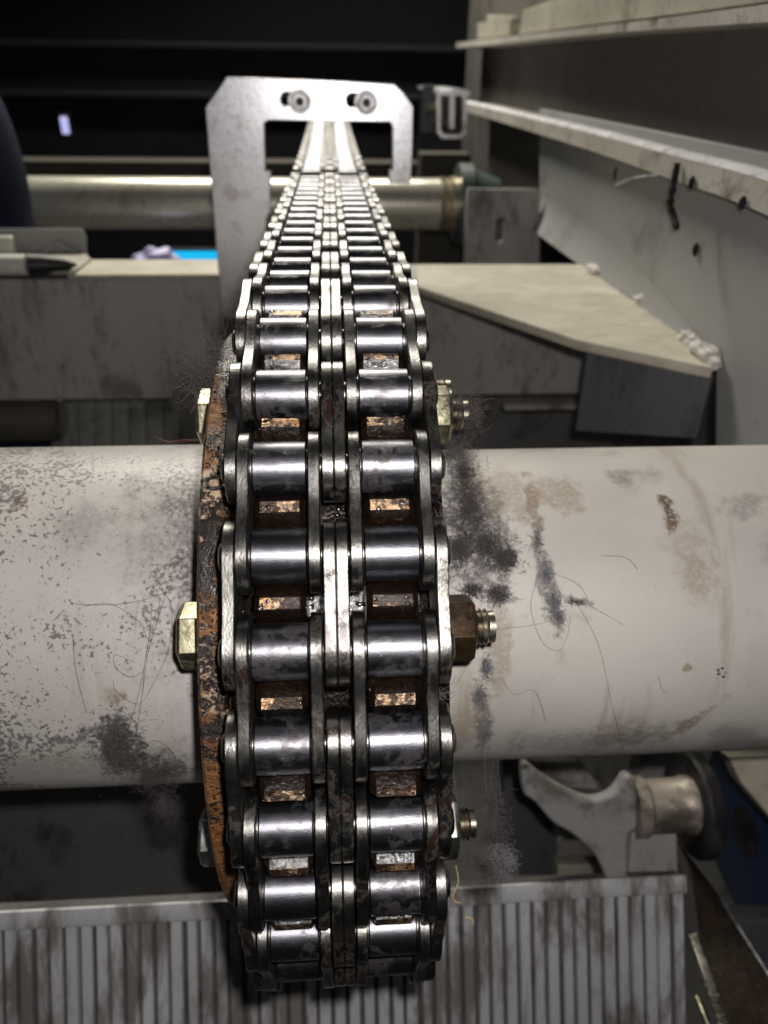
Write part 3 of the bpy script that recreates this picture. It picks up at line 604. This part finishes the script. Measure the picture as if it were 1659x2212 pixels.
for k in sorted(pins)[:-1]:
    a, b = pins[k], pins[k+1]; c = (a+b)/2; d = (b-a).normalized(); nrm = Vector((0, -d.z, d.y))
    M = Matrix(((1, 0, 0, c.x), (0, d.y, nrm.y, c.y), (0, d.z, nrm.z, c.z), (0, 0, 0, 1)))
    if k % 2 == 0:      # inner link between pins k, k+1
        o = IN if first_in else IN.copy()
        if not first_in: COL.objects.link(o)
        o.parent = ch_o; o.matrix_basis = M
        for s_ in (-1, 1):
            for u in (-P/2, P/2):
                if first_in and s_ == -1 and u < 0: r = RO
                else: r = RO.copy(); COL.objects.link(r)
                r.parent = o; r.matrix_basis = Matrix.Translation((s_*STR, u, 0)) @ Matrix.Rotation(random.uniform(0, 6), 4, 'X')
        first_in = False
    else:
        o = OU if first_ou else OU.copy()
        if not first_ou: COL.objects.link(o)
        o.parent = ch_o; o.matrix_basis = M; first_ou = False

# ------------------------------------------------------------------ steps below
D1 = 0.44
L = PD(829, 1962, D1); dn = Vector((0, -0.5, -0.866)); nv = Vector((0, -0.866, 0.5))
xR = PD(1497, 1990, D1).x; xL = xR-0.62
stp = thing('escalator_step', 'upturned escalator step with grimy ribbed riser in the foreground', 'step', (xR, L.y, L.z))
pit = 0.0083; pts = []; x = xR; k = 0
while x > xL:
    wd = (0.0064 if k % 2 else 0.0058)+random.uniform(-0.0004, 0.0004); dp = 0.0045 if k % 2 else 0.0022; h_ = random.uniform(-0.0004, 0.0003)
    pts += [(x-0.0003, h_-0.0006), (x-0.0009, h_), (x-wd+0.0006, h_), (x-wd, h_-0.0006), (x-wd-0.0003, -dp), (x-pit, -dp)]; x -= pit; k += 1
pts = [(xR+0.0, -0.012)] + pts + [(x, -0.012)]
m = MB(); rows = []
for t in (0.0, 0.05, 0.16): rows.append([Vector((a, L.y, L.z))+dn*t+nv*h for a, h in pts])
n = len(pts)
vs = rows[0]+rows[2]; fs = []; mis = []
for i in range(n-1): fs.append((i, i+1, n+i+1, n+i))
m.add(vs, fs, 0)
for i in range(n-1):
    if pts[i][1] < -0.001 and pts[i+1][1] < -0.001 and 0 < i < n-2: m.mi[i] = 1
m.build('riser', ['cast_alu', 'cast_groove'], stp)
lipm = MB(); sec = [(-0.004, -0.002), (-0.010, 0.0005), (-0.010, 0.0028), (-0.002, 0.0038), (0.0, 0.0028), (0.0, -0.002)]
def lp_(x, tilt=0.0): return [Vector((x, L.y, L.z))-dn*(tilt)+dn*(a)+nv*h for a, h in sec]
lipm.rings([lp_(xL), lp_(-0.06, 0.0), lp_(0.03), lp_(xR-0.055, 0.001), lp_(xR, 0.001)]); lipm.build('riser_lip', 'cast_alu', stp, 40)
MB().rings([[Vector((x_, L.y, L.z))+dn*a+nv*h for a, h in ((-0.008, -0.004), (-0.008, -0.012), (0.16, -0.024), (0.16, -0.0125), (0.004, -0.0125))] for x_ in (xL, xR-0.001)]).build('riser_back', 'panel_black', stp)
# bracket arm of the step
DA_ = 0.455
def c5(a, b): return (1036.8+0.375*a, 1598.4+0.375*b)
CI = Matrix(((RT.x, UP.x, FWD.x, 0), (RT.y, UP.y, FWD.y, 0), (RT.z, UP.z, FWD.z, 0), (0, 0, 0, 1)))
def campl(pts, d): return [((px-CX)/FPX*d, -(py-CY)/FPX*d) for px, py in pts]
armp = [c5(*q) for q in ((250, 130), (340, 195), (420, 250), (520, 305), (620, 345), (690, 345), (760, 318), (808, 265), (838, 215), (880, 212), (905, 262), (908, 500), (862, 545), (852, 660), (850, 880), (770, 880), (725, 790), (695, 720), (655, 650), (590, 590), (520, 535), (420, 475), (320, 360), (250, 300))]
sm = [(p_.x, p_.y) for p_ in smoothpts([Vector((a, b, 0)) for a, b in armp], 3, True)]
MA = Matrix.Translation(CAM + FWD*DA_) @ CI
flat('side_arm', [campl(sm, DA_)], MA, 0.012, 'step_arm', stp, 0.0018)
h0 = PD(*c5(906, 385), DA_+0.012); h1 = PD(*c5(1275, 370), DA_+0.012)
ax = Vector((1, 0, 0)); Mh = Matrix.Translation((0, h0.y, h0.z)); rh = 0.0172
MB().lathe([(h0.x-0.004, rh*1.05), (h0.x+0.003, rh*1.05), (h0.x+0.005, rh*0.94), (h0.x+0.026, rh*0.94), (h0.x+0.028, rh*1.02), (h1.x-0.0062, rh*1.02)], 48, Mh).build('hub', 'hub_steel', stp, 35)
pp = [PD(*c5(*q), DA_+0.006) for q in ((872, 530), (1140, 525), (1150, 870), (852, 870))]
m = MB(); m.rings([pp, [p_+FWD*0.02 for p_ in pp]]); m.build('hub_post', 'step_arm', stp, bevel=0.002)
Mw = Matrix.Translation((0, h0.y+0.004, h0.z-0.005))
tyre = MB().lathe([(h1.x-0.006, 0.012), (h1.x-0.006, 0.026), (h1.x-0.005, 0.0305), (h1.x-0.003, 0.032), (h1.x+0.003, 0.032), (h1.x+0.005, 0.030), (h1.x+0.005, 0.012)], 64, Mw).build('wheel', 'rubber', stp, 35)
MB().lathe([(h1.x+0.0052, 0.0118), (h1.x+0.010, 0.011)], 32, Mw).build('axle_cap', 'hub_steel', tyre, 35)
bl = thing('guide_wheel', 'large dark blue wheel behind the black step wheel', 'wheel', PD(1640, 1980, 0.5))
q = PD(1655, 1795, 0.60); Mb = Matrix.Translation((0, q.y, q.z))
MB().lathe([(q.x-0.017, 0.02), (q.x-0.017, 0.066), (q.x-0.014, 0.072), (q.x+0.02, 0.072), (q.x+0.02, 0.02)], 72, Mb).build('disc', 'blue_paint', bl, 35)
MB().lathe([(q.x-0.0205, 0.012), (q.x-0.0172, 0.019), (q.x-0.004, 0.019)], 32, Mb).build('boss', 'rubber', bl, 35)
pp = [PD(a, b, 0.47) for a, b in ((1575, 1635), (1740, 1630), (1740, 1850), (1664, 1765), (1600, 1690))]
o = MB().rings([pp, [p_+FWD*0.015 for p_ in pp]]).build('cover_plate', 'gusset_paint', bevel=0.001); tag(o, 'beige cover plate in the corner above the blue wheel', 'plate')
# slanting rail at lower right
ra = [PD(1462, 1815, 0.47), PD(1502, 1900, 0.46), PD(1530, 2070, 0.43), PD(1580, 2230, 0.40)]
rbp = [PD(1520, 1890, 0.47), PD(1556, 1940, 0.46), PD(1625, 2050, 0.43), PD(1740, 2230, 0.40)]
rr_ = thing('slanting_rail', 'oily dark guide rail slanting down beside the ribbed riser', 'rail', ra[0])
m = MB(); m.rings([[a, b, b+FWD*0.008, a+FWD*0.008] for a, b in zip(smoothpts(ra, 5), smoothpts(rbp, 5))]); m.build('rail_face', 'dark_oil', rr_, 30)
MB().tube([p_-FWD*0.001 for p_ in smoothpts(rbp[1:], 6)], 0.0011, 8).build('polished_edge', 'bare_steel', rr_, 60)
pp = [PD(a, b, 0.5) for a, b in ((1560, 1985), (1760, 1990), (1760, 2240), (1640, 2240))]
o = MB().rings([pp, [p_+FWD*0.02 for p_ in pp]]).build('lower_panel', 'box_dark', bevel=0.001); tag(o, 'dark violet grey panel behind the slanting rail', 'panel')
scn = thing('step_chain', 'silvery small chain running down beside the slanting rail', 'chain', PD(1505, 2040, 0.425))
seq = smoothpts([PD(1500, 2025, 0.425), PD(1530, 2110, 0.415), PD(1568, 2225, 0.405)], 6)
for i in range(len(seq)-1):
    m = MB(); a, b = seq[i], seq[i+1]; t = (b-a).normalized(); w_ = FWD*0.003; s2 = t.cross(FWD)*0.0034
    m.rings([[a-t*0.0012+s2, a-t*0.0012-s2, a-t*0.0012-s2+w_, a-t*0.0012+s2+w_], [b+s2*0.8, b-s2*0.8, b-s2*0.8+w_, b+s2*0.8+w_]]); m.build('link', 'thread_steel', scn, bevel=0.0008)
o = MB().tube([PD(1504, 2150, 0.42), PD(1520, 2190, 0.415), PD(1540, 2240, 0.41)], 0.0022, 10).build('brass_rod', 'zinc_steel', None, 50); tag(o, 'short brassy rod at the bottom beside the small chain', 'rod')
# dark things under the shaft
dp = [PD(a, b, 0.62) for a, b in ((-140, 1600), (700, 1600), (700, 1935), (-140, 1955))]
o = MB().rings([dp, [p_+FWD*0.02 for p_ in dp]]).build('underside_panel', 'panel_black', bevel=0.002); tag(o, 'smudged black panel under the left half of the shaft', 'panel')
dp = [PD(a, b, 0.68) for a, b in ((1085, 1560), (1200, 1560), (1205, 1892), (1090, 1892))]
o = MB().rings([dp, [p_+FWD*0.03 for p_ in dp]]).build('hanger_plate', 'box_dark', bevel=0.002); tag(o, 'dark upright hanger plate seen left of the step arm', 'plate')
for pz, lab in ((1775, 'dusky pink ledge seen through the gap in the step arm'), (1868, 'dusky pink ledge just above the riser lip')):
    dp = [PD(a, b, 0.66) for a, b in ((1205, pz), (1345, pz), (1345, pz+42), (1205, pz+42))]
    o = MB().rings([dp, [p_+FWD*0.02 for p_ in dp]]).build('pink_ledge', 'fold_beige', bevel=0.002); tag(o, lab, 'ledge')
dp = [PD(a, b, 0.60) for a, b in ((1140, 1640), (1250, 1640), (1310, 1712), (1190, 1700))]
o = MB().rings([dp, [p_+FWD*0.02 for p_ in dp]]).build('beige_link_bar', 'step_arm', bevel=0.003); tag(o, 'beige bar rising behind the step arm to the shaft', 'bar')
q = PD(1440, 1650, 0.60)
o = MB().box((q.x-0.02, q.y, q.z-0.05), (q.x+0.022, q.y+0.02, q.z+0.06)).build('pale_strut', 'step_arm', bevel=0.002); tag(o, 'pale upright strut behind the step hub', 'strut')
# second step and dark tube far below on the left
D2 = 0.95; L2 = PD(300, 872, D2)
st2 = thing('escalator_step', 'distant dark green grey ribbed step in the gap under the cross beam', 'step', L2)
m = MB(); x = PD(-200, 872, D2).x; xe_ = PD(475, 872, D2).x; pts = []
while x < xe_: pts += [(x, 0), (x+0.010, 0), (x+0.011, -0.006), (x+0.0195, -0.006)]; x += 0.0205
n = len(pts); m.add([Vector((a, L2.y, L2.z+0.03))+nv*h for a, h in pts]+[Vector((a, L2.y, L2.z+0.03))+dn*0.2+nv*h for a, h in pts], [(i, i+1, n+i+1, n+i) for i in range(n-1)])
m.build('riser', 'beam_dark', st2)
q = PD(-10, 905, 0.80); o = MB().lathe([(q.x-0.3, 0.024), (q.x+0.060, 0.024), (q.x+0.068, 0.018)], 32, Matrix.Translation((0, q.y, q.z))).build('dark_tube', 'dim_brown', None, 40); tag(o, 'dim rounded tube end in the gap above the shaft at far left', 'tube')
dp = [PD(a, b, 0.98) for a, b in ((900, 840), (1600, 840), (1600, 1010), (900, 1010))]  # black sheet standing in for the shade in this gap
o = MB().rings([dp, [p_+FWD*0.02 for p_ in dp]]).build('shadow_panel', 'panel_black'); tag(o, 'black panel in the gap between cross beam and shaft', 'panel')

# ------------------------------------------------------------------ lint, fluff and hairs
def fibres(name, mat, seeds, count, length, rad, lift, label, surf, cat='lint', curl=0.6, kind=None):
    cu = bpy.data.curves.new(name, 'CURVE'); cu.dimensions = '3D'; cu.bevel_depth = rad; cu.bevel_resolution = 0
    for i in range(count):
        px, py, rx, ry = random.choice(seeds); t = random.uniform(0, 6.283); q = abs(random.gauss(0, 0.55))
        base = surf(px+rx*q*math.cos(t), py+ry*q*math.sin(t)); nn = Vector((0, base.y, base.z)).normalized()
        base = base + nn*abs(random.gauss(0, lift)); d = Vector((random.gauss(0, 1), random.gauss(0, 1), random.gauss(0, 1))).normalized()
        n = 6; sp_ = cu.splines.new('POLY'); sp_.points.add(n-1); Lg = length*random.uniform(0.4, 1.6); p_ = base
        for k in range(n):
            sp_.points[k].co = (*p_, 1); sp_.points[k].radius = random.uniform(0.6, 1.2)
            d = (d+Vector((random.gauss(0, 1), random.gauss(0, 1), random.gauss(0, 1)))*curl*0.6).normalized(); p_ = p_+d*Lg/n
            rr2 = math.hypot(p_.y, p_.z)
            if surf is not free and rr2 < RMIN[0]: p_ = Vector((p_.x, p_.y*RMIN[0]/rr2, p_.z*RMIN[0]/rr2))
    cu.materials.append(MAT[mat]); o = bpy.data.objects.new(name, cu); COL.objects.link(o); tag(o, label, cat, kind=kind or 'stuff'); return o
RMIN = [0.075]
def onL(a, b): RMIN[0] = RL+0.0001; return PC(a, b, RL+0.0002)
def onR(a, b): RMIN[0] = RR+0.0001; return PC(a, b, RR+0.0002)
FD = [0.27]
def free(a, b): return PD(a, b, FD[0]+random.gauss(0, 0.006))
fibres('lint', 'lint_dark', [(255, 1590, 40, 45), (270, 1640, 40, 40), (240, 1620, 30, 60)], 2200, 0.0028, 0.00005, 0.0006, 'dark square mat of lint on the lower left of the shaft', onL)
fibres('lint', 'lint_dark', [(320, 1680, 35, 40), (350, 1725, 30, 40), (360, 1660, 40, 50)], 1100, 0.004, 0.00004, 0.0012, 'ragged lint trailing under the left half of the shaft', onL)
fibres('lint', 'lint_dark', [(1000, 1020, 40, 60), (1010, 1100, 45, 80), (1050, 1180, 50, 40), (1090, 1210, 30, 25), (990, 1190, 30, 40), (985, 960, 35, 40)], 5000, 0.003, 0.00006, 0.0022, 'dark fluffy lint packed on the shaft right of the chain', onR)
fibres('lint', 'lint_grey', [(1160, 1170, 8, 30), (1180, 1240, 12, 35), (1195, 1300, 14, 30), (1205, 1330, 12, 15)], 1100, 0.0026, 0.00005, 0.0005, 'long grey lint streak down the right half of the shaft', onR)
fibres('lint', 'lint_dark', [(1075, 1285, 25, 18), (1020, 1275, 30, 15)], 600, 0.004, 0.00006, 0.001, 'small dark lint tuft above the oily nut', onR)
fibres('lint', 'lint_grey', [(1035, 1500, 14, 30), (1045, 1580, 16, 40), (1050, 1440, 10, 25)], 1200, 0.0026, 0.00005, 0.0006, 'grey lint streak below the oily nut', onR)
fibres('lint', 'lint_dark', [(1240, 1300, 25, 6)], 60, 0.003, 0.00006, 0.0004, 'tiny dark lint wisp beside the grey streak', onR)
FD[0] = 0.262
fibres('lint', 'lint_dark', [(440, 800, 30, 30), (425, 850, 20, 40), (470, 770, 25, 20), (455, 820, 20, 40)], 520, 0.009, 0.00006, 0.002, 'spidery lint caught above the upper left bolt', free)
fibres('lint', 'lint_dark', [(985, 875, 40, 25), (985, 985, 30, 25), (1025, 900, 12, 40)], 420, 0.006, 0.00005, 0.002, 'dark lint wrapped round the upper right bolt thread', free)
fibres('lint', 'lint_dark', [(1030, 1850, 40, 25), (1062, 1720, 10, 60), (1050, 1870, 35, 25), (1080, 1780, 8, 70)], 800, 0.005, 0.00005, 0.002, 'dark lint hanging around the lower right bolt', free)
fibres('lint', 'lint_grey', [(1085, 1850, 22, 28)], 800, 0.004, 0.00006, 0.002, 'pale grey lint ball hanging right of the lower bolt', free)
FD[0] = 0.218
fibres('lint', 'lint_dark', [(950, 1500, 14, 20), (955, 1130, 10, 30), (965, 1250, 14, 30)], 260, 0.004, 0.00005, 0.001, 'few dark fibres stuck to the chain edge', free)
def hairs(name, lines, surf, rad, mat, label, lift=0.0008, cat='hair'):
    cu = bpy.data.curves.new(name, 'CURVE'); cu.dimensions = '3D'; cu.bevel_depth = rad; cu.bevel_resolution = 0
    for ln in lines:
        pts = smoothpts([surf(a, b)+Vector((0, -0.8, 0.6))*lift*random.uniform(0.3, 1.6) for a, b in ln], 7)
        sp_ = cu.splines.new('POLY'); sp_.points.add(len(pts)-1)
        for q, p_ in zip(sp_.points, pts): q.co = (*p_, 1)
    cu.materials.append(MAT[mat]); o = bpy.data.objects.new(name, cu); COL.objects.link(o); tag(o, label, cat, kind='stuff'); return o
hl = [[(350, 1290), (318, 1400), (308, 1500), (290, 1600), (262, 1720)], [(357, 1292), (325, 1390), (310, 1490), (300, 1560), (290, 1640)], [(330, 1310), (322, 1380), (305, 1480), (283, 1560), (265, 1620)],
      [(345, 1270), (372, 1310), (365, 1400), (330, 1480), (300, 1520), (255, 1495), (245, 1470)], [(180, 1310), (240, 1305), (300, 1340), (315, 1370)], [(440, 1250), (395, 1265), (330, 1290), (260, 1305), (170, 1305), (150, 1295)],
      [(160, 1370), (165, 1450), (190, 1540)], [(300, 1635), (330, 1600), (365, 1615), (380, 1650), (340, 1672), (300, 1650)], [(310, 1670), (365, 1680), (395, 1695), (400, 1725), (350, 1740)], [(305, 1680), (350, 1700), (400, 1700), (398, 1680), (360, 1662)],
      [(460, 1230), (440, 1300), (425, 1330), (420, 1240)], [(290, 1430), (250, 1415), (250, 1440), (280, 1462), (310, 1450)], [(430, 1170), (380, 1220), (345, 1330), (318, 1420)]]
hairs('stray_hair', [[(x_, min(y_, 1670)) for x_, y_ in l] for l in hl], onL, 0.00007, 'hair', 'long dark hairs looping over the left half of the shaft')
hr_ = [[(1165, 1240), (1145, 1310), (1170, 1385), (1205, 1405), (1225, 1370), (1230, 1330)], [(1230, 1280), (1290, 1390), (1320, 1520), (1340, 1600), (1350, 1640)], [(1200, 1240), (1250, 1265), (1275, 1310)], [(1275, 1310), (1330, 1340), (1345, 1350)],
       [(1070, 1360), (1150, 1350), (1190, 1340)], [(1085, 1470), (1110, 1500), (1150, 1490), (1170, 1530), (1178, 1560)], [(1040, 1350), (1010, 1430), (985, 1480)], [(1300, 1200), (1350, 1205), (1375, 1230)], [(1420, 1460), (1430, 1490), (1440, 1498)]]
hairs('stray_hair', hr_, onR, 0.00005, 'hair', 'thin hairs looping over the right half of the shaft')
FD[0] = 0.285
hairs('stray_hair', [[(1065, 1640), (1058, 1730), (1070, 1800)], [(1075, 1640), (1085, 1780), (1080, 1900), (1082, 1960)], [(1045, 1600), (1050, 1700), (1060, 1760)], [(970, 1640), (985, 1700), (990, 1760)]], free, 0.00006, 'lint_grey', 'pale hairs hanging down past the lower right bolt', 0.0002)
hairs('stray_hair', [[(335, 943), (360, 955), (400, 950), (440, 955)], [(345, 948), (380, 957), (430, 948)]], lambda a, b: PD(a, b, 0.27), 0.00012, 'red_hair', 'reddish hairs beside the upper left bolt', 0.0002)
hairs('straw_fibre', [[(985, 1870), (990, 1905), (978, 1935), (985, 1948), (995, 1950)], [(1005, 1980), (1020, 1985), (1022, 1998)]], lambda a, b: PD(a, b, 0.30), 0.00035, 'straw', 'yellow straw like fibre hanging under the lower right bolt', 0.0001)
hang = [PX(1464, 352, XF-0.003), PX(1455, 400, XF-0.004), PX(1448, 440, XF-0.006), PX(1456, 470, XF-0.005), PX(1462, 492, XF-0.006)]
o = MB().tube(smoothpts(hang, 5), [0.0022+0.0013*mn.noise(Vector((i*0.7, 1, 2))) for i in range(21)], 7).build('fluff_strand', 'soot', None, 60); tag(o, 'black strand of fluff hanging from the rail lip', 'fluff')
for (a, b, lab) in ((1605, 438, 'black fluff drop under the rail lip near the frame edge'), (1503, 540, 'lone black fluff speck on the grey side plate'), (1495, 395, 'small fluff drop right of the hanging strand'), (1330, 375, 'tiny fluff speck under the middle of the rail lip')):
    XS = XF-0.002 if b < 500 else XP-0.002; s_ = 0.0022 if lab[0] != 't' else 0.0012
    o = MB().tube([PX(a+3, b-14, XS), PX(a, b-5, XS), PX(a-2, b+6, XS), PX(a-1, b+15, XS)], [s_*0.4, s_, s_*0.9, s_*0.2], 8).build('fluff_speck', 'soot', None, 60); tag(o, lab, 'fluff')
fb = [PX(a, b, XF-0.003) for a, b in ((1330, 400), (1370, 385), (1420, 378))]
o = MB().tube(smoothpts(fb, 6), 0.0006, 6).build('fluff_wisp', 'rail_dust', None, 60); tag(o, 'pale fluff wisp sticking out from the rail lip', 'fluff')
if __name__ == '__main__': print('YG', YG, 'zb', zb, 'zlo', zlo, 'ybk', ybk, 'XP', XP, 'farpipe', c, 'L', L, 'gp', gp)
